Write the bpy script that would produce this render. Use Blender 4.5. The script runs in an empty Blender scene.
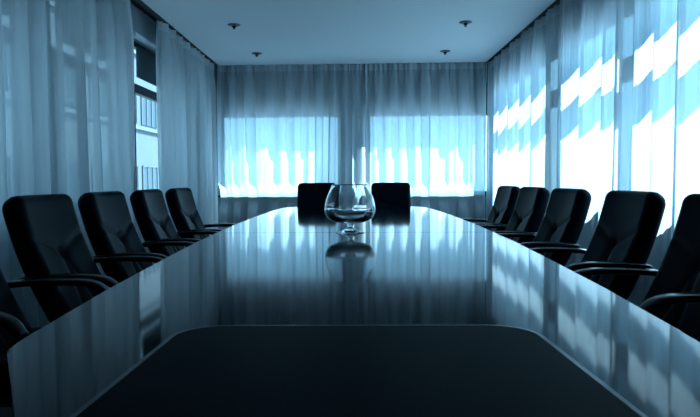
import bpy, bmesh, math, random
from mathutils import Vector, Matrix
random.seed(7)
S = bpy.context.scene
COL = S.collection
PI = math.pi

# ------------------------------------------------------------------ render look
S.view_settings.view_transform = 'Standard'
S.view_settings.look = 'None'
S.view_settings.gamma = 1.0
S.view_settings.use_curve_mapping = False
S.view_settings.exposure = 0.35
S.cycles.use_denoising = True
S.cycles.max_bounces = 12
S.cycles.diffuse_bounces = 6
S.cycles.glossy_bounces = 5
S.cycles.transmission_bounces = 10
S.cycles.transparent_max_bounces = 24
S.cycles.caustics_reflective = False
S.cycles.caustics_refractive = False
S.cycles.sample_clamp_indirect = 6.0

# ------------------------------------------------------------------ materials
def new_mat(name):
    m = bpy.data.materials.new(name); m.use_nodes = True
    nt = m.node_tree; nt.nodes.clear()
    out = nt.nodes.new('ShaderNodeOutputMaterial')
    return m, nt, out

def principled(name, base, rough=0.5, metallic=0.0, ior=1.5, noise=None, bump=None, spec=0.5, coat=0.0, coat_rough=0.03, sheen=0.0):
    m, nt, out = new_mat(name)
    b = nt.nodes.new('ShaderNodeBsdfPrincipled')
    b.inputs['Base Color'].default_value = (*base, 1)
    b.inputs['Roughness'].default_value = rough
    b.inputs['Metallic'].default_value = metallic
    b.inputs['IOR'].default_value = ior
    b.inputs['Specular IOR Level'].default_value = spec
    b.inputs['Coat Weight'].default_value = coat
    b.inputs['Coat Roughness'].default_value = coat_rough
    b.inputs['Sheen Weight'].default_value = sheen
    nt.links.new(b.outputs[0], out.inputs[0])
    tc = nt.nodes.new('ShaderNodeTexCoord')
    if noise:
        scale, amount, stretch = noise
        mp = nt.nodes.new('ShaderNodeMapping'); mp.inputs['Scale'].default_value = stretch
        nt.links.new(tc.outputs['Object'], mp.inputs[0])
        n = nt.nodes.new('ShaderNodeTexNoise'); n.inputs['Scale'].default_value = scale; n.inputs['Detail'].default_value = 4
        nt.links.new(mp.outputs[0], n.inputs['Vector'])
        r = nt.nodes.new('ShaderNodeValToRGB')
        r.color_ramp.elements[0].position = 0.3; r.color_ramp.elements[1].position = 0.7
        r.color_ramp.elements[0].color = (*[c * (1 - amount) for c in base], 1)
        r.color_ramp.elements[1].color = (*[min(1, c * (1 + amount)) for c in base], 1)
        nt.links.new(n.outputs[0], r.inputs[0]); nt.links.new(r.outputs[0], b.inputs['Base Color'])
    if bump:
        scale, strength, dist = bump
        n2 = nt.nodes.new('ShaderNodeTexNoise'); n2.inputs['Scale'].default_value = scale; n2.inputs['Detail'].default_value = 3
        nt.links.new(tc.outputs['Object'], n2.inputs['Vector'])
        bp = nt.nodes.new('ShaderNodeBump'); bp.inputs['Strength'].default_value = strength; bp.inputs['Distance'].default_value = dist
        nt.links.new(n2.outputs[0], bp.inputs['Height']); nt.links.new(bp.outputs[0], b.inputs['Normal'])
    return m

def sheer(name, transp, transl_frac, col):
    m, nt, out = new_mat(name)
    tr = nt.nodes.new('ShaderNodeBsdfTransparent')
    tl = nt.nodes.new('ShaderNodeBsdfTranslucent'); tl.inputs[0].default_value = (*col, 1)
    df = nt.nodes.new('ShaderNodeBsdfDiffuse'); df.inputs[0].default_value = (*col, 1)
    m1 = nt.nodes.new('ShaderNodeMixShader'); m1.inputs[0].default_value = transl_frac
    nt.links.new(df.outputs[0], m1.inputs[1]); nt.links.new(tl.outputs[0], m1.inputs[2])
    # the weave: threads slightly denser in places
    tc = nt.nodes.new('ShaderNodeTexCoord'); n = nt.nodes.new('ShaderNodeTexNoise')
    mp = nt.nodes.new('ShaderNodeMapping'); mp.inputs['Scale'].default_value = (40, 40, 2.5)
    nt.links.new(tc.outputs['Object'], mp.inputs[0]); nt.links.new(mp.outputs[0], n.inputs['Vector'])
    n.inputs['Scale'].default_value = 1.0; n.inputs['Detail'].default_value = 3
    mr = nt.nodes.new('ShaderNodeMapRange')
    mr.inputs[1].default_value = 0.3; mr.inputs[2].default_value = 0.7
    mr.inputs[3].default_value = transp * 0.8; mr.inputs[4].default_value = transp * 1.2
    nt.links.new(n.outputs[0], mr.inputs[0])
    m2 = nt.nodes.new('ShaderNodeMixShader')
    nt.links.new(mr.outputs[0], m2.inputs[0])
    nt.links.new(m1.outputs[0], m2.inputs[1]); nt.links.new(tr.outputs[0], m2.inputs[2])
    nt.links.new(m2.outputs[0], out.inputs[0])
    return m

def pane_mat(name):
    m, nt, out = new_mat(name)
    tr = nt.nodes.new('ShaderNodeBsdfTransparent'); tr.inputs[0].default_value = (0.93, 0.97, 0.98, 1)
    gl = nt.nodes.new('ShaderNodeBsdfGlossy'); gl.inputs['Roughness'].default_value = 0.0
    mx = nt.nodes.new('ShaderNodeMixShader'); mx.inputs[0].default_value = 0.06
    nt.links.new(tr.outputs[0], mx.inputs[1]); nt.links.new(gl.outputs[0], mx.inputs[2])
    nt.links.new(mx.outputs[0], out.inputs[0])
    return m

def glass_mat(name, ior, col=(1, 1, 1)):
    m, nt, out = new_mat(name)
    b = nt.nodes.new('ShaderNodeBsdfPrincipled')
    b.inputs['Base Color'].default_value = (*col, 1); b.inputs['Roughness'].default_value = 0.0
    b.inputs['IOR'].default_value = ior; b.inputs['Transmission Weight'].default_value = 1.0
    nt.links.new(b.outputs[0], out.inputs[0])
    return m

M = dict(
    leather=principled('black_leather', (0.0009, 0.0045, 0.0098), 0.42, bump=(160, 0.12, 0.002), spec=0.05),
    leather_seam=principled('leather_stitching', (0.006, 0.012, 0.018), 0.6),
    arm=principled('black_lacquered_arm', (0.002, 0.005, 0.008), 0.20, spec=0.32),
    plastic=principled('black_plastic', (0.004, 0.008, 0.012), 0.45, spec=0.3),
    chrome=principled('dark_steel', (0.25, 0.28, 0.30), 0.25, metallic=1.0),
    table=principled('dark_lacquered_wood', (0.003, 0.010, 0.018), 0.06, ior=1.16, noise=(6, 0.25, (6, 0.6, 6)), spec=0.5),
    panel=principled('matte_dark_leather_panel', (0.0008, 0.0045, 0.0095), 0.5, spec=0.015, bump=(300, 0.2, 0.001)),
    pedestal=principled('dark_wood', (0.012, 0.016, 0.02), 0.4, noise=(5, 0.3, (8, 8, 0.6))),
    ceiling=principled('white_ceiling_paint', (0.78, 0.80, 0.82), 0.9, bump=(400, 0.05, 0.001)),
    pocket=principled('pocket_shade_colour', (0.02, 0.025, 0.03), 0.9),  # near-black colour stands in for the shade inside the curtain pocket
    wall=principled('pale_wall_paint', (0.25, 0.29, 0.32), 0.85, bump=(250, 0.05, 0.001)),
    carpet=principled('dark_carpet', (0.03, 0.035, 0.04), 0.95, noise=(90, 0.3, (1, 1, 1))),
    frame=principled('dark_window_frame', (0.006, 0.011, 0.016), 0.4, spec=0.2),
    ledge=principled('white_window_ledge', (0.75, 0.78, 0.80), 0.5),
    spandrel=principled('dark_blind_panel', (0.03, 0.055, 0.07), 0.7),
    track=principled('dark_curtain_track', (0.02, 0.025, 0.03), 0.5),
    sheer=sheer('white_sheer_voile', 0.155, 0.68, (0.72, 0.77, 0.80)),
    tape=sheer('gathered_heading_tape', 0.06, 0.4, (0.80, 0.85, 0.88)),
    pane=pane_mat('window_glass'),
    glass=glass_mat('clear_glass', 1.48, (0.97, 0.99, 1.0)),
    water=glass_mat('clear_water', 1.33, (0.97, 0.99, 1.0)),
    metal=principled('grey_metal_fitting', (0.10, 0.12, 0.13), 0.4, metallic=0.6),
    facade=principled('white_render_facade', (0.13, 0.14, 0.145), 0.9, noise=(0.6, 0.05, (1, 1, 1))),
    facade_band=principled('pale_concrete_band', (0.18, 0.19, 0.195), 0.9),
    facade_glass=principled('facade_window_glass', (0.065, 0.08, 0.09), 0.3, spec=0.3),
    asphalt=principled('grey_paving', (0.30, 0.32, 0.34), 0.95, noise=(0.5, 0.15, (1, 1, 1))),
)

# ------------------------------------------------------------------ mesh helpers
def link(name, bm, mat, parent=None, smooth=False, weld=True):
    me = bpy.data.meshes.new(name)
    bmesh.ops.recalc_face_normals(bm, faces=bm.faces)
    bm.to_mesh(me); bm.free()
    if mat: me.materials.append(mat)
    if smooth:
        for p in me.polygons: p.use_smooth = True
    o = bpy.data.objects.new(name, me); COL.objects.link(o)
    if parent: o.parent = parent
    return o

def empty(name, label, cat, loc=(0, 0, 0), rz=0.0, group=None):
    o = bpy.data.objects.new(name, None); COL.objects.link(o)
    o.empty_display_size = 0.1
    o.location = loc; o.rotation_euler = (0, 0, rz)
    return tag(o, label, cat, group)

def tag(o, label=None, cat=None, group=None, kind=None):
    if label: o['label'] = label
    if cat: o['category'] = cat
    if group: o['group'] = group
    if kind: o['kind'] = kind
    return o

def box(bm, x0, x1, y0, y1, z0, z1, bevel=0.0, seg=2):
    r = bmesh.ops.create_cube(bm, size=1.0)
    vs = r['verts']
    for v in vs:
        v.co = Vector(((x0 + x1) / 2 + v.co.x * (x1 - x0), (y0 + y1) / 2 + v.co.y * (y1 - y0), (z0 + z1) / 2 + v.co.z * (z1 - z0)))
    if bevel > 0:
        es = list({e for v in vs for e in v.link_edges})
        bmesh.ops.bevel(bm, geom=es, offset=bevel, segments=seg, affect='EDGES', profile=0.5)
    return bm

def lathe(bm, prof, n=48, cx=0, cy=0, cz=0, close=False):
    rings = []
    for r, z in prof:
        if r < 1e-6:
            rings.append([bm.verts.new((cx, cy, cz + z))])
        else:
            rings.append([bm.verts.new((cx + r * math.cos(2 * PI * k / n), cy + r * math.sin(2 * PI * k / n), cz + z)) for k in range(n)])
    m = len(rings)
    for i in range(m if close else m - 1):
        a, b = rings[i], rings[(i + 1) % m]
        for k in range(n):
            k2 = (k + 1) % n
            if len(a) == 1 and len(b) == 1: continue
            if len(a) == 1: bm.faces.new((a[0], b[k], b[k2]))
            elif len(b) == 1: bm.faces.new((a[k], a[k2], b[0]))
            else: bm.faces.new((a[k], a[k2], b[k2], b[k]))
    return bm

def catmull(pts, n=8):
    pts = [Vector(p) for p in pts]; out = []
    P = [pts[0] * 2 - pts[1]] + pts + [pts[-1] * 2 - pts[-2]]
    for i in range(1, len(P) - 2):
        for k in range(n):
            t = k / n
            a, b, c, d = P[i - 1], P[i], P[i + 1], P[i + 2]
            out.append(0.5 * ((2 * b) + (c - a) * t + (2 * a - 5 * b + 4 * c - d) * t * t + (3 * b - a - 3 * c + d) * t ** 3))
    out.append(pts[-1])
    return out

def sweep(bm, path, w, h, side=Vector((0, 1, 0)), n=12, power=0.5):
    """rounded rectangular section (w along side, h across) along path; w, h may be functions of t"""
    rings = []
    L = len(path)
    for i, p in enumerate(path):
        t = (path[min(i + 1, L - 1)] - path[max(i - 1, 0)]).normalized()
        s = (side - t * side.dot(t)).normalized(); u = t.cross(s)
        tt = i / (L - 1)
        ww = w(tt) if callable(w) else w; hh = h(tt) if callable(h) else h
        ring = []
        for k in range(n):
            a = 2 * PI * k / n
            ca, sa = math.cos(a), math.sin(a)
            x = math.copysign(abs(ca) ** power, ca) * ww / 2; y = math.copysign(abs(sa) ** power, sa) * hh / 2
            ring.append(bm.verts.new(p + s * x + u * y))
        rings.append(ring)
    for a, b in zip(rings, rings[1:]):
        for k in range(n):
            bm.faces.new((a[k], a[(k + 1) % n], b[(k + 1) % n], b[k]))
    bm.faces.new(rings[0][::-1]); bm.faces.new(rings[-1])
    return bm

def seg_dist(p, a, b):
    ab = (b[0] - a[0], b[1] - a[1]); ap = (p[0] - a[0], p[1] - a[1])
    t = max(0, min(1, (ap[0] * ab[0] + ap[1] * ab[1]) / (ab[0] ** 2 + ab[1] ** 2)))
    return math.hypot(ap[0] - ab[0] * t, ap[1] - ab[1] * t)

def pillow(bm, W, H, T, place, front, nu=44, nv=54, rad=0.06, edge=0.05):
    """closed cushion: outline a rounded rectangle W x H, thickness T; place(a, b, t) maps to 3-D, front(a, b) extra depth of the front face"""
    def outline(a, b):                                   # unit square -> rounded rectangle
        x, y = a * W / 2, b * H / 2
        cx, cy = W / 2 - rad, H / 2 - rad
        ax, ay = abs(x), abs(y)
        if ax > cx and ay > cy:
            dx, dy = ax - cx, ay - cy
            m = max(dx, dy); l = math.hypot(dx, dy)
            if l > 1e-9:
                ax, ay = cx + dx / l * m, cy + dy / l * m
        return math.copysign(ax, x), math.copysign(ay, y)
    def sq(i, n):                                        # denser samples towards the edges
        u = -1 + 2 * i / n
        return 0.55 * u + 0.45 * math.sin(u * PI / 2)
    def rise(a, b):
        e = min((1 - abs(a)) * W / 2, (1 - abs(b)) * H / 2)
        if e >= edge: return 1.0
        q = 1 - e / edge
        return math.sqrt(max(0, 1 - q * q))
    F, B = {}, {}
    for i in range(nu + 1):
        for j in range(nv + 1):
            a, b = sq(i, nu), sq(j, nv)
            x, y = outline(a, b)
            r = rise(a, b)
            border = i in (0, nu) or j in (0, nv)
            F[i, j] = bm.verts.new(place(x, y, (T / 2) * r + (0 if border else front(x, y))))
            B[i, j] = F[i, j] if border else bm.verts.new(place(x, y, -(T / 2) * r))
    for i in range(nu):
        for j in range(nv):
            for D, flip in ((F, False), (B, True)):
                q = [D[i, j], D[i + 1, j], D[i + 1, j + 1], D[i, j + 1]]
                bm.faces.new(q[::-1] if flip else q)
    return bm

# ------------------------------------------------------------------ office chair (faces local +X, origin on the floor)
def back_x(z):                                           # centre line of the reclined backrest
    t = (z - 0.44) / 0.54
    return -0.245 - 0.215 * t - 0.028 * math.sin(PI * min(1, max(0, t))) + 0.02

SEAMS = [((-0.23, 0.10), (0, 0.0)), ((0.23, 0.10), (0, 0.0)), ((0, 0.0), (-0.062, -0.28)), ((0, 0.0), (0.062, -0.28))]

def chair_back_bm():
    bm = bmesh.new()
    H = 0.585; zc = 0.685; lean = math.atan(0.215 / 0.54)
    def place(x, y, t):
        z = zc + y * math.cos(lean)
        bx = back_x(z)
        wrap = 0.10 * (x * x) / 0.24 ** 2 * 0.22       # slight wrap of the sides
        return Vector((bx + wrap + t * math.cos(lean), -x, z + t * math.sin(lean)))
    def front(x, y):
        d = 0.008 * math.exp(-((x / 0.16) ** 2 + ((y + 0.16) / 0.11) ** 2))         # lumbar swell
        g = min(seg_dist((x, y - 0.01), a, b) for a, b in SEAMS)
        d -= 0.007 * math.exp(-(g / 0.008) ** 2) + 0.003 * math.exp(-(g / 0.025) ** 2)
        d -= 0.016 * math.exp(-(math.hypot(x, y - 0.01) / 0.03) ** 2)
        ex, ey = 1 - abs(x) / 0.2175, 1 - abs(y) / (H / 2)
        w = min(1, max(0, min(ex / 0.22, ey / 0.12))); w = w * w * (3 - 2 * w)
        return d * w
    return pillow(bm, 0.435, H, 0.10, place, front, rad=0.05, edge=0.045)

def chair_seat_bm():
    bm = bmesh.new()
    def place(x, y, t):
        return Vector((0.015 + y, x, 0.43 + t - 0.035 * max(0, (y - 0.12)) / 0.13 + 0.02 * (x / 0.25) ** 2))
    return pillow(bm, 0.49, 0.52, 0.11, place, lambda x, y: -0.008 * math.exp(-((x / .15) ** 2 + (y / .15) ** 2)), nu=24, nv=24, rad=0.08, edge=0.05)

def arm_bm(s):
    bm = bmesh.new()
    pts = [(-0.335, 0.225 * s, 0.630), (-0.325, 0.265 * s, 0.636), (-0.29, 0.271 * s, 0.641), (-0.18, 0.272 * s, 0.648), (-0.05, 0.272 * s, 0.648),
           (0.02, 0.272 * s, 0.632), (0.055, 0.271 * s, 0.59), (0.065, 0.269 * s, 0.54), (0.06, 0.262 * s, 0.47), (0.05, 0.235 * s, 0.415)]
    path = catmull(pts, 6)
    return sweep(bm, path, lambda t: 0.046 + 0.012 * math.sin(PI * min(1, t * 1.6)) if t < .62 else 0.046, lambda t: 0.026, n=14, power=0.6)

def make_chair():
    t = empty('office_chair', 'x', 'chair')
    b = link('backrest', chair_back_bm(), M['leather'], t, True)
    lean = math.atan(0.215 / 0.54)
    zc = 0.685 + 0.01 * math.cos(lean)
    bb = bmesh.new()                                      # button in the tuft
    bmesh.ops.create_uvsphere(bb, u_segments=16, v_segments=8, radius=0.012)
    for v in bb.verts: v.co = Vector((v.co.x * 0.5 + back_x(zc) + 0.0525 * math.cos(lean) - 0.030, v.co.y, v.co.z + zc + 0.0525 * math.sin(lean) - 0.009))
    link('button', bb, M['leather_seam'], b, True)
    link('seat', chair_seat_bm(), M['leather'], t, True)
    for s in (-1, 1): link('armrest', arm_bm(s), M['arm'], t, True)
    u = bmesh.new(); box(u, -0.16, 0.12, -0.14, 0.14, 0.335, 0.385, 0.012); 
    link('seat_plate', u, M['plastic'], t)
    u = bmesh.new(); sweep(u, catmull([(-0.14, 0, 0.36), (-0.24, 0, 0.38), (-0.30, 0, 0.45), (-0.325, 0, 0.56)], 6), 0.09, 0.018)
    link('back_support', u, M['plastic'], t, True)
    u = bmesh.new(); lathe(u, [(0, 0.09), (0.045, 0.09), (0.045, 0.13), (0.032, 0.14), (0.032, 0.24), (0.02, 0.245), (0.02, 0.345), (0, 0.345)], 20)
    link('gas_column', u, M['plastic'], t, True)
    st = bmesh.new()
    for k in range(5):
        a = 2 * PI * k / 5 + 0.3; d = Vector((math.cos(a), math.sin(a), 0))
        sweep(st, catmull([d * 0.02 + Vector((0, 0, .115)), d * 0.12 + Vector((0, 0, .11)), d * 0.29 + Vector((0, 0, .085))], 4), lambda q: 0.055 - 0.02 * q, 0.032, side=Vector((-d.y, d.x, 0)))
    base = link('star_base', st, M['plastic'], t, True)
    for k in range(5):
        a = 2 * PI * k / 5 + 0.3; d = Vector((math.cos(a), math.sin(a), 0))
        cb = bmesh.new()
        for s in (-1, 1):
            r = bmesh.ops.create_cone(cb, cap_ends=True, segments=18, radius1=0.029, radius2=0.029, depth=0.018)
            mt = Matrix.Translation(d * 0.285 + Vector((0, 0, 0.030)) + Vector((-d.y, d.x, 0)) * 0.014 * s) @ Matrix.Rotation(a, 4, 'Z') @ Matrix.Rotation(PI / 2, 4, 'X')
            bmesh.ops.transform(cb, matrix=mt, verts=r['verts'])
        r = bmesh.ops.create_cone(cb, cap_ends=True, segments=12, radius1=0.009, radius2=0.009, depth=0.06)
        bmesh.ops.transform(cb, matrix=Matrix.Translation(d * 0.285 + Vector((0, 0, 0.055))), verts=r['verts'])
        link('caster', cb, M['plastic'], base)
    return t

def dup(root):
    r = root.copy(); COL.objects.link(r)
    for ch in list(root.children):
        c = ch.copy(); COL.objects.link(c); c.parent = r
        for g in list(ch.children):
            d = g.copy(); COL.objects.link(d); d.parent = c
    return r

CH = 0.86
CHAIRS = [  # x, y, heading, scale, label, group
    (-0.964, 2.605, -3, 1.02, 'nearest and largest fully visible black leather office chair left of the table', 'chairs along the left side of the table'),
    (-0.970, 3.29, -2, 1.02, 'second nearest black leather office chair left of the table, between two others', 'chairs along the left side of the table'),
    (-0.970, 4.02, 0, 1.02, 'second farthest black leather office chair left of the table, under the curtain gap', 'chairs along the left side of the table'),
    (-0.970, 4.74, -2, 1.02, 'black leather office chair farthest down the left side of the table', 'chairs along the left side of the table'),
    (-0.985, 1.945, -2, 1.02, 'black leather office chair cut off by the left frame edge, mostly out of view', 'chairs along the left side of the table'),
    (0.940, 2.16, 184, 1.02, 'black leather office chair cut off by the right edge of the picture, silvery armrest tip', 'chairs along the right side of the table'),
    (0.940, 2.89, 184, 1.02, 'largest fully visible black leather office chair on the right side', 'chairs along the right side of the table'),
    (0.935, 3.73, 184, 1.02, 'black leather office chair in the middle of the five right of the table', 'chairs along the right side of the table'),
    (0.930, 4.47, 184, 1.02, 'black leather office chair right of the table, second from the far window wall', 'chairs along the right side of the table'),
    (0.940, 5.22, 184, 1.02, 'narrowest looking black office chair, farthest down the right side of the table', 'chairs along the right side of the table'),
    (-0.425, 6.52, -90, 1.045, 'black leather office chair at the far table end, left of the glass bowl', 'chairs at the far end of the table'),
    (0.425, 6.52, -90, 1.045, 'black leather office chair at the far table end, right of the glass bowl', 'chairs at the far end of the table'),
]
proto = make_chair()
for i, (x, y, a, sc, lab, grp) in enumerate(CHAIRS):
    o = proto if i == 0 else dup(proto)
    o.location = (x, y, 0); o.rotation_euler = (0, 0, math.radians(a)); o.scale = (sc, sc, sc)
    tag(o, lab, 'chair', grp)

# ------------------------------------------------------------------ conference table (boat shaped)
HALF = [(0.55, 0.31), (0.72, 0.42), (0.98, 0.580), (1.02, 0.603), (1.06, 0.612), (1.13, 0.617), (1.32, 0.635), (1.57, 0.660), (1.85, 0.680), (2.18, 0.703), (2.8, 0.742),
        (3.277, 0.762), (3.86, 0.777), (4.8, 0.780), (5.6, 0.772), (6.0, 0.752), (6.15, 0.738), (6.27, 0.715), (6.35, 0.675), (6.40, 0.60), (6.415, 0.50)]
def slab(name, pts, z0, z1, mat, parent, bev=0.004, smooth=False):
    bm = bmesh.new()
    vs = [bm.verts.new((x, y, z0)) for x, y in pts]
    f = bm.faces.new(vs)
    r = bmesh.ops.extrude_face_region(bm, geom=[f])
    for v in r['geom']:
        if isinstance(v, bmesh.types.BMVert): v.co.z = z1
    top = [e for e in bm.edges if all(abs(v.co.z - z1) < 1e-6 for v in e.verts)]
    bmesh.ops.bevel(bm, geom=top, offset=bev, segments=3, affect='EDGES', profile=0.5)
    return link(name, bm, mat, parent)
TX = 0.003
table = empty('conference_table', 'long boat-shaped glossy dark conference table with a matte panel at the near end', 'table', (TX, 3.4, 0))
def side(pts): return [(-w, y) for y, w in pts]
def ring_of(pts):
    r = [(w, y - 3.4) for y, w in pts] + [(-w, y - 3.4) for y, w in reversed(pts)]
    return r
SEAM = 3.277
nearp = [p for p in HALF if p[0] < SEAM] + [(SEAM - 0.002, 0.762)]
farp = [(SEAM + 0.002, 0.762)] + [p for p in HALF if p[0] > SEAM]
slab('tabletop_section', ring_of(nearp), 0.710, 0.750, M['table'], table)
slab('tabletop_section', ring_of(farp), 0.710, 0.750, M['table'], table)
# inlaid writing panel with a rounded far edge
def rr_panel(hw, y0, y1, r, hw0):
    pts = [(hw0, y0 - 3.4)]
    for k in range(9):
        a = PI / 2 * k / 8
        pts.append((hw - r + r * math.cos(a), y1 - r * 0.9 + r * 0.9 * math.sin(a) - 3.4))
    return pts + [(-x, y) for x, y in reversed(pts)]
pn = slab('inlay_panel', rr_panel(0.335, 0.60, 1.172, 0.085, 0.345), 0.7485, 0.7525, M['panel'], table, 0.0015)
tag(pn, 'matte dark inlaid panel with rounded far corners')
bm = bmesh.new()
inner = rr_panel(0.338, 0.598, 1.176, 0.087, 0.348); outer = rr_panel(0.346, 0.59, 1.184, 0.092, 0.356)
va = [bm.verts.new((x, y, 0.7506)) for x, y in inner]; vb = [bm.verts.new((x, y, 0.7506)) for x, y in outer]
vc = [bm.verts.new((x, y, 0.7490)) for x, y in inner]; vd = [bm.verts.new((x, y, 0.7490)) for x, y in outer]
n = len(va)
for k in range(n):
    k2 = (k + 1) % n
    bm.faces.new((va[k], va[k2], vb[k2], vb[k])); bm.faces.new((vc[k], vd[k], vd[k2], vc[k2]))
    bm.faces.new((va[k], vc[k], vc[k2], va[k2])); bm.faces.new((vb[k], vb[k2], vd[k2], vd[k]))
link('panel_trim', bm, M['arm'], table)
for yy in (1.7, 3.4, 5.3):
    bm = bmesh.new()
    box(bm, -0.20, 0.20, yy - 3.4 - 0.28, yy - 3.4 + 0.28, 0.05, 0.711, 0.01)
    box(bm, -0.28, 0.28, yy - 3.4 - 0.36, yy - 3.4 + 0.36, 0.0, 0.05, 0.01)
    link('pedestal', bm, M['pedestal'], table)

# ------------------------------------------------------------------ glass bowl (footed snifter half full of water)
gb = empty('glass_bowl', 'big clear footed glass bowl half full of water standing on the table seam', 'bowl', (-0.022, 3.270, 0.7501))
gb.scale = (1, 1, 1.03)
def prof(pts, n=8): return [(max(0, p.x), p.y) for p in catmull([(a, b, 0) for a, b in pts], n)]
outer = prof([(0.0, 0.048), (0.030, 0.0495), (0.078, 0.0565), (0.118, 0.076), (0.136, 0.106), (0.1385, 0.130), (0.130, 0.175), (0.112, 0.220), (0.0975, 0.254)])
th = 0.003
inner = [(max(0, r - th) if r > 0.02 else r, z + (th if r < 0.1 and z < 0.1 else 0.0012)) for r, z in outer]
inner = [(r, z) for r, z in inner if z < 0.2525]
bm = bmesh.new()
lathe(bm, outer + [(0.0965, 0.2555), (0.0952, 0.254)] + inner[::-1], 64)
bmesh.ops.remove_doubles(bm, verts=bm.verts, dist=1e-6)
link('bowl', bm, M['glass'], gb, True)
wl = 0.124
wp = [(r, z) for r, z in inner if z < wl]
wp = [(max(0, r - 0.0003), z + 0.0003) for r, z in wp]
rw = wp[-1][0]
bm = bmesh.new(); lathe(bm, wp + [(rw + 0.0008, wl), (rw * 0.5, wl), (0, wl)], 64)
bmesh.ops.remove_doubles(bm, verts=bm.verts, dist=1e-6)
tag(link('water', bm, M['water'], gb, True), 'clear water filling the lower half')
bm = bmesh.new()
lathe(bm, prof([(0.0, 0.0478), (0.024, 0.0470), (0.0170, 0.040), (0.0145, 0.032), (0.0190, 0.023), (0.036, 0.014), (0.055, 0.0065), (0.0765, 0.004)], 6) + [(0.078, 0.002), (0.075, 0.0), (0, 0.0)], 48)
bmesh.ops.remove_doubles(bm, verts=bm.verts, dist=1e-6)
link('foot', bm, M['glass'], gb, True)

# ------------------------------------------------------------------ room shell
XL, XR, YB, YF = -2.20, 2.08, 8.98, -1.60          # inner wall faces
OL, OR, OB = -2.30, 2.18, 9.10                       # outer wall faces
ZC, ZP = 2.70, 2.80                                  # ceiling, top of the curtain pocket
SILL, HEAD = 0.81, 2.46
bm = bmesh.new(); box(bm, OL, OR, YF - .1, OB, -0.15, 0.0)
tag(link('floor', bm, M['carpet']), kind='structure')
bm = bmesh.new(); box(bm, -1.955, 1.890, YF, 8.72, ZC, ZP + .01)
for v in bm.verts:
    if v.co.y > 8: v.co.y += -0.0384 * v.co.x
tag(link('ceiling', bm, M['ceiling']), kind='structure')
bm = bmesh.new(); box(bm, OL, OR, YF - .1, OB, ZP, ZP + .2)
tag(link('ceiling_slab', bm, M['pocket']), kind='structure')
bm = bmesh.new(); box(bm, OL, OR, YF - .1, YF, 0, ZP)
tag(link('wall_front', bm, M['wall']), kind='structure')

LBAYS = [(2.65, 4.25), (4.40, 5.90), (6.02, 7.60), (7.75, 8.80)]
RBAYS = [(2.70, 4.45), (4.53, 5.90), (6.18, 8.70)]
BBAYS = [(-2.03, -0.20), (0.19, 2.06)]
def wall(name, bays, a0, a1, u0, u1, axis, head):
    bm = bmesh.new()
    def bx(p0, p1, z0, z1):
        if axis == 'x': box(bm, u0, u1, p0, p1, z0, z1)
        else: box(bm, p0, p1, u0, u1, z0, z1)
    bx(a0, a1, 0, SILL); bx(a0, a1, head, ZP)
    cur = a0
    for p0, p1 in bays:
        if p0 > cur: bx(cur, p0, SILL, head)
        cur = p1
    if cur < a1: bx(cur, a1, SILL, head)
    return tag(link(name, bm, M['wall']), kind='structure')
HEAD_R, HEAD_B = 2.36, 2.46
wall('wall_left', LBAYS, YF, YB + 0.08, OL, XL, 'x', HEAD)
wall('wall_right', RBAYS, YF, YB - 0.08, XR, OR, 'x', HEAD_R)
wall('wall_back', BBAYS, OL - .02, OR + .02, YB, OB, 'y', HEAD_B)['far_wall'] = 1

win_no = [0]
def window(p0, p1, plane, inward, axis, head, tz0, tz1, dark_upper, slit=0.0, ledge=True, sd=0.10):
    gap = 0.085 if slit else 0.0
    """frame in the opening; plane = glass plane coordinate, inward = +-1 towards the room"""
    win_no[0] += 1
    name = 'window_%d' % win_no[0]
    def bx(bm, a0, a1, d0, d1, z0, z1, bev=0):
        lo, hi = sorted((plane + inward * d0, plane + inward * d1))
        if axis == 'x': box(bm, lo, hi, a0, a1, z0, z1, bev)
        else: box(bm, a0, a1, lo, hi, z0, z1, bev)
    fw = 0.05
    bm = bmesh.new()
    bx(bm, p0, p0 + fw, -0.025, 0.03, SILL, head); bx(bm, p1 - fw, p1, -0.025, 0.03, SILL, head)
    bx(bm, p0 + fw, p1 - fw, -0.025, 0.03, SILL, SILL + fw); bx(bm, p0 + fw, p1 - fw, -0.025, 0.03, head - fw, head)
    root = link(name, bm, M['frame']); tag(root, kind='structure')
    bm = bmesh.new(); bx(bm, p0 + fw, p1 - fw, -0.025, 0.035, tz0, tz1)
    link('transom', bm, M['frame'], root)
    if slit:
        bm = bmesh.new()
        bx(bm, p0 + fw, p0 + fw + .12, -0.02, 0.025, SILL + fw, tz0); bx(bm, p1 - fw - .06, p1 - fw, -0.02, 0.025, SILL + fw, tz0)
        link('sash_frame', bm, M['frame'], root)
    bm = bmesh.new(); bx(bm, p0 + fw - .005, p1 - fw + .005, -0.003, 0.003, SILL + fw - .005, tz0 + .005)
    link('pane', bm, M['pane'], root)
    bm = bmesh.new(); bx(bm, p0 + fw - .005, p1 - fw + .005, -0.003, 0.003, tz1 - 0.005, head - fw + .005)
    link('pane', bm, M['pane'], root)
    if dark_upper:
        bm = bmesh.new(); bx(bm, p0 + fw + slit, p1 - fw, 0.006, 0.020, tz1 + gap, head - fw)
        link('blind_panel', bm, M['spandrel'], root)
    if ledge:
        bm = bmesh.new(); bx(bm, p0 - .02, p1 + .02, 0.05, 0.11, head + 0.01, head + 0.05)
        link('head_rail', bm, M['ledge'], root)
    bm = bmesh.new(); bx(bm, p0 - .01, p1 + .01, 0.03, sd, SILL - 0.03, SILL + 0.004)
    link('window_sill', bm, M['frame'], root)
    return root
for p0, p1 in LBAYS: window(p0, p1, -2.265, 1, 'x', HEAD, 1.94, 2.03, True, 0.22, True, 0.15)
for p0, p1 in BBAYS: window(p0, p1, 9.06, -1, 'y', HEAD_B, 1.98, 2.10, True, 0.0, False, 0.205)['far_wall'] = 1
for p0, p1 in RBAYS: window(p0, p1, 2.145, -1, 'x', HEAD_R, 1.80, 1.97, False, 0.0, False, 0.115)

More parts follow.
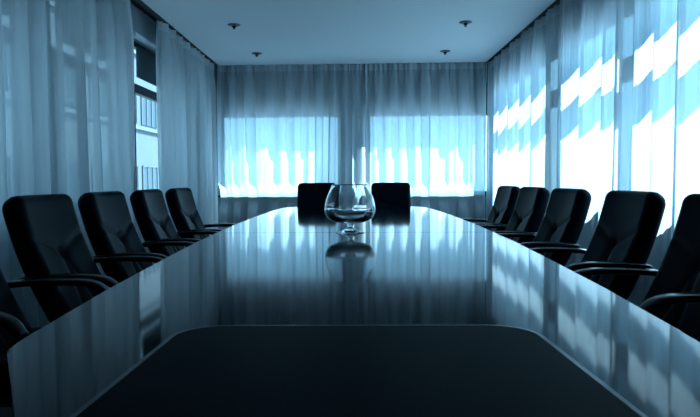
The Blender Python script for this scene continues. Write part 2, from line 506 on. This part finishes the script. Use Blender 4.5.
# ------------------------------------------------------------------ sheer curtains
def interp(xs, ys, x):
    if x <= xs[0]: return ys[0] + (x - xs[0]) * (ys[1] - ys[0]) / (xs[1] - xs[0])
    for i in range(len(xs) - 1):
        if x <= xs[i + 1]:
            return ys[i] + (x - xs[i]) * (ys[i + 1] - ys[i]) / (xs[i + 1] - xs[i])
    return ys[-1] + (x - xs[-1]) * (ys[-1] - ys[-2]) / (xs[-1] - xs[-2])

def curtain(name, label, group, axis, plane, inward, a0, a1, folds, amp=0.055, seed=1, taper0=0, taper1=0, rest=0.0, over=0.12):
    """hanging sheer between a0 and a1 along a wall; folds = positions of successive fold crests"""
    rnd = random.Random(seed)
    ks = list(range(len(folds)))
    ph = [rnd.uniform(0, 6.28) for _ in range(8)]
    am = [rnd.uniform(0.45, 1.25) for _ in range(200)]
    zt, zb = ZC + 0.012, 0.02
    n = int((a1 - a0) / 0.008)
    ov = [rnd.uniform(0.3, 1.35) for _ in range(200)]
    zs = [zb, 0.3, 0.45, 0.55, 0.6, 0.65, 0.7, 0.75, 0.80, 0.86, 0.90, 0.94, 0.98, 1.02, 1.08, 1.15, 1.25, 1.35, 1.42, 1.5, 1.65, 1.8, 1.95, 2.1, 2.22, 2.34, 2.44, 2.52, 2.58, 2.63, 2.67, zt]
    shift = [0.0]
    def disp(a, z):
        q = (zt - z) / (zt - zb)
        # fold lines wander a little on the way down
        aa = a + 0.025 * q * math.sin(1.7 * a + ph[0]) + 0.012 * math.sin(3.1 * q + 2.3 * a + ph[1])
        k = interp(folds, ks, aa)
        local = am[int(math.floor(k + 50)) % 200] * (1 - (k - math.floor(k))) + am[int(math.floor(k + 51)) % 200] * (k - math.floor(k))
        low = math.cos(2 * PI * k) + 0.22 * math.cos(4 * PI * k + ph[2] + 0.6 * math.sin(k)) + 0.10 * math.sin(6 * PI * k + ph[3] + k)
        top = min(1, max(0, (z - 2.30) / 0.38)); top = top * top * (3 - 2 * top)
        pleat = 0.020 * math.cos(2 * PI * k * 3) * top
        fine = 0.0035 * math.sin(a * 96 + 3 * math.sin(a * 7 + ph[4]) + ph[5]) * (0.4 + 0.6 * q) + 0.003 * math.sin(a * 171 + 2 * math.sin(a * 11) + ph[6])
        # a curtain that lies against a deep sill board is pressed flat around it
        m = min(1, max(0, (z - 0.86) / 0.16, (0.74 - z) / 0.2)); m = m * m * (3 - 2 * m)
        press = 1 - rest * (1 - m)
        kk = int(math.floor(k + 50)); fr_ = k - math.floor(k)
        o_ = ov[kk % 200] * (1 - fr_) + ov[(kk + 1) % 200] * fr_
        i_ = min(len(folds) - 2, max(0, int(math.floor(k))))
        shift[0] = over * o_ * (folds[i_ + 1] - folds[i_]) * math.sin(4 * PI * k + 0.5) * (1 - 0.55 * top)
        return (amp * local * low * (1 - 0.68 * top) * (0.85 + 0.25 * q) + pleat + fine) * press - 0.058 * rest * (1 - m)
    def grid(bm, z_list, off, i0=0, i1=None):
        rows = []; i1 = n if i1 is None else i1
        for z in z_list:
            row = []
            for i in range(i0, i1 + 1):
                a = a0 + (a1 - a0) * i / n
                q = (zt - z) / (zt - zb)
                a_ = a + taper0 * q * (1 - i / n) ** 3 + taper1 * q * (i / n) ** 3
                d = plane + inward * (disp(a, z) + off)
                a_ = min(a1, max(a0, a_ + shift[0]))
                row.append(bm.verts.new((d, a_, z) if axis == 'x' else (a_, d, z)))
            rows.append(row)
        for r0, r1 in zip(rows, rows[1:]):
            for i in range(i1 - i0): bm.faces.new((r0[i], r0[i + 1], r1[i + 1], r1[i]))
    bm = bmesh.new(); grid(bm, zs, 0)
    bm2 = bmesh.new(); grid(bm2, [2.62, 2.66, 2.69, zt], 0.004)
    o = link(name, bm, M['sheer'], None, True)
    tag(o, label, 'curtain', group)
    link('heading_tape', bm2, M['tape'], o, True)
    for i0, i1 in ((0, 2), (n - 2, n)):
        bm3 = bmesh.new(); grid(bm3, zs, 0.003, i0, i1); link('side_hem', bm3, M['tape'], o, True)
    return o

def auto_folds(a0, a1, mean, seed):
    r = random.Random(seed); f = [a0 - mean]
    while f[-1] < a1 + mean: f.append(f[-1] + mean * r.uniform(0.65, 1.35))
    return f
GL, GB, GR = 'sheer curtains on the left wall', 'sheer curtains on the far wall', 'sheer curtains on the right wall'
PL, PR, PB = -2.03, 1.965, 8.785
curtain('sheer_curtain', 'broad dim sheer curtain behind the left chairs, left of the narrow uncovered window strip', GL, 'x', PL, 1, 0.20, 5.425, auto_folds(0.2, 5.5, 0.25, 3), 0.075, 3, 0, 0.05, over=0.15)
curtain('sheer_curtain', 'sheer curtain between the uncovered window strip and the far left corner', GL, 'x', PL, 1, 6.33, 8.72, auto_folds(6.2, 8.7, 0.24, 5), 0.070, 5, 0.06, 0)
xb = lambda px: (px - 354) / 600 * 8.83
fb_l = [-2.3] + [xb(p) for p in (222, 234, 250, 274, 290, 305, 321, 334, 346, 358, 371)]
fb_r = [xb(p) for p in (351, 366, 380, 394, 409, 424, 443, 463, 480, 494, 506)]
curtain('sheer_curtain', 'left sheer curtain of the far wall, ending at the dim pier behind the glass bowl', GB, 'y', PB, -1, -1.985, 0.165, fb_l, 0.07, 8, rest=0.97)['far_wall'] = 1
curtain('sheer_curtain', 'right sheer curtain of the far wall, reaching into the far right corner', GB, 'y', PB, -1, 0.17, 1.925, fb_r, 0.07, 9, rest=0.97)['far_wall'] = 1
fr = [-1.6, -1.2, -0.85, -0.4, 0.0, 0.4, 0.8, 1.2, 1.5, 1.85, 2.2, 2.55, 2.85, 3.2, 3.56, 3.9, 4.16, 4.43, 4.66, 5.08, 5.6, 6.03, 6.43, 6.92, 7.5, 7.9, 8.3, 8.7]
curtain('sheer_curtain', 'sunlit sheer curtain on the right wall nearest the far corner, pleated top', GR, 'x', PR, -1, 5.64, 8.70, fr, 0.05, 11, over=0.07)
curtain('sheer_curtain', 'brightest sunlit sheer curtain in the middle of the right wall', GR, 'x', PR, -1, 3.58, 5.635, fr, 0.05, 12, over=0.07)
curtain('sheer_curtain', 'sunlit sheer curtain cut off by the right picture edge', GR, 'x', PR, -1, 0.20, 3.575, fr, 0.05, 13, over=0.07)
def track(label, x0, x1, y0, y1):
    bm = bmesh.new(); box(bm, x0, x1, y0, y1, 2.735, ZP)
    return tag(link('curtain_track', bm, M['track']), label, 'curtain track', 'curtain tracks in the ceiling pocket')
track('dark curtain track along the left edge of the ceiling', PL - .03, PL + .03, 0.0, 8.75)
track('dark curtain track along the right edge of the ceiling', PR - .03, PR + .03, 0.0, 8.75)
track('dark curtain track along the far edge of the ceiling', -1.97, 1.90, PB - .03, PB + .03)['far_wall'] = 1

# the far wall stands slightly out of square with the side walls
SK = math.radians(-2.2); PV = Vector((-0.03, 8.81, 0))
for o in list(COL.objects):
    if o.parent is None and o.get('far_wall'):
        o.rotation_euler = (0, 0, SK)
        o.location = PV - Matrix.Rotation(SK, 3, 'Z') @ PV
        del o['far_wall']
# ------------------------------------------------------------------ ceiling fittings
def fitting(x, y, label):
    t = empty('ceiling_sprinkler', label, 'ceiling sprinkler', (x, y, ZC), 0, 'sprinklers on the ceiling')
    bm = bmesh.new(); lathe(bm, [(0, 0.0), (0.068, 0.0), (0.068, -0.005), (0.050, -0.012), (0.030, -0.014), (0, -0.014)], 32)
    link('flange', bm, M['metal'], t, True)
    bm = bmesh.new(); lathe(bm, [(0, -0.013), (0.024, -0.013), (0.022, -0.028), (0.012, -0.032), (0.009, -0.044), (0, -0.044)], 24)
    b = link('head', bm, M['plastic'], t, True)
    bm = bmesh.new(); lathe(bm, [(0, -0.043), (0.016, -0.043), (0.016, -0.047), (0, -0.047)], 20)
    link('deflector', bm, M['metal'], b, True)
fitting(-1.275, 6.50, 'small dark ceiling sprinkler, the nearer one on the left')
fitting(-1.265, 7.95, 'small dark ceiling sprinkler, the farther one on the left')
fitting(1.19, 6.45, 'small dark ceiling sprinkler, the nearer one on the right')
fitting(1.19, 7.88, 'small dark ceiling sprinkler, the farther one on the right')

# ------------------------------------------------------------------ outside
bm = bmesh.new(); box(bm, -80, 80, -60, 120, -10.2, -10)
tag(link('ground', bm, M['asphalt']), kind='structure')
bl = empty('office_building', 'pale office block across the street, seen through the uncovered window strip', 'building', (-11.3, 32, -10))
bm = bmesh.new(); box(bm, -9, 0, -40, 10, 0, 34)
link('facade', bm, M['facade'], bl)
for zt in (17.15, 13.32, 9.49, 5.66, 1.83, -2.0):
    z1 = zt + 10; z0 = z1 - 1.65
    bm = bmesh.new(); box(bm, 0, 0.12, -40, 10, z0 - 0.30, z0 - 0.12)
    link('sill_band', bm, M['facade_band'], bl)
    for j in range(-9, 3):
        yc = j * 3.1 + 1.2
        bm = bmesh.new()
        box(bm, -0.05, 0.03, yc - 1.2, yc + 1.2, z0, z1)
        w = link('facade_window', bm, M['facade_glass'], bl)
        bm = bmesh.new()
        for q in (-1.2, -0.42, 0.38, 1.14): box(bm, 0.025, 0.07, yc + q, yc + q + 0.06, z0, z1)
        box(bm, 0.025, 0.07, yc - 1.2, yc + 1.2, z1 - 0.06, z1)
        link('window_bars', bm, M['facade_band'], w)

# ------------------------------------------------------------------ light
W = bpy.data.worlds.new('sky'); S.world = W; W.use_nodes = True
nt = W.node_tree; nt.nodes.clear()
out = nt.nodes.new('ShaderNodeOutputWorld'); bg = nt.nodes.new('ShaderNodeBackground')
tc = nt.nodes.new('ShaderNodeTexCoord'); sp = nt.nodes.new('ShaderNodeSeparateXYZ'); rp = nt.nodes.new('ShaderNodeValToRGB')
nt.links.new(tc.outputs['Generated'], sp.inputs[0])
mr = nt.nodes.new('ShaderNodeMapRange'); mr.inputs[1].default_value = -1; mr.inputs[2].default_value = 1
nt.links.new(sp.outputs['Z'], mr.inputs[0]); nt.links.new(mr.outputs[0], rp.inputs[0])
e = rp.color_ramp.elements
e[0].position = 0.46; e[0].color = (0.09, 0.34, 0.55, 1)
e[1].position = 1.0; e[1].color = (0.12, 0.48, 0.92, 1)
k = rp.color_ramp.elements.new(0.495); k.color = (0.42, 0.85, 1.08, 1)
k = rp.color_ramp.elements.new(0.515); k.color = (0.42, 0.85, 1.08, 1)
k = rp.color_ramp.elements.new(0.545); k.color = (0.30, 0.69, 1.0, 1)
nt.links.new(rp.outputs[0], bg.inputs[0]); bg.inputs[1].default_value = 2.8
nt.links.new(bg.outputs[0], out.inputs[0])
sd = bpy.data.lights.new('sun', 'SUN'); sd.energy = 22.0; sd.color = (0.55, 0.84, 1.0); sd.angle = math.radians(0.6)
so = bpy.data.objects.new('sun', sd); COL.objects.link(so)
so.rotation_euler = Vector((0.588, 0.50, 1.0)).to_track_quat('Z', 'Y').to_euler()
so.location = (6, 12, 10)

# ------------------------------------------------------------------ camera
cd = bpy.data.cameras.new('camera'); cam = bpy.data.objects.new('camera', cd); COL.objects.link(cam)
cd.sensor_width = 36; cd.lens = 36 * 600 / 700; cd.clip_start = 0.05; cd.clip_end = 300
cam.location = (0, 0, 1.04)
pitch = math.atan((208.5 - 179.5) / 600); yaw = math.atan(4 / 600)
cam.rotation_mode = 'XYZ'
cam.rotation_euler = (PI / 2 - pitch, 0, yaw)
cam.rotation_euler.rotate_axis('Z', math.radians(-0.25))
S.camera = cam
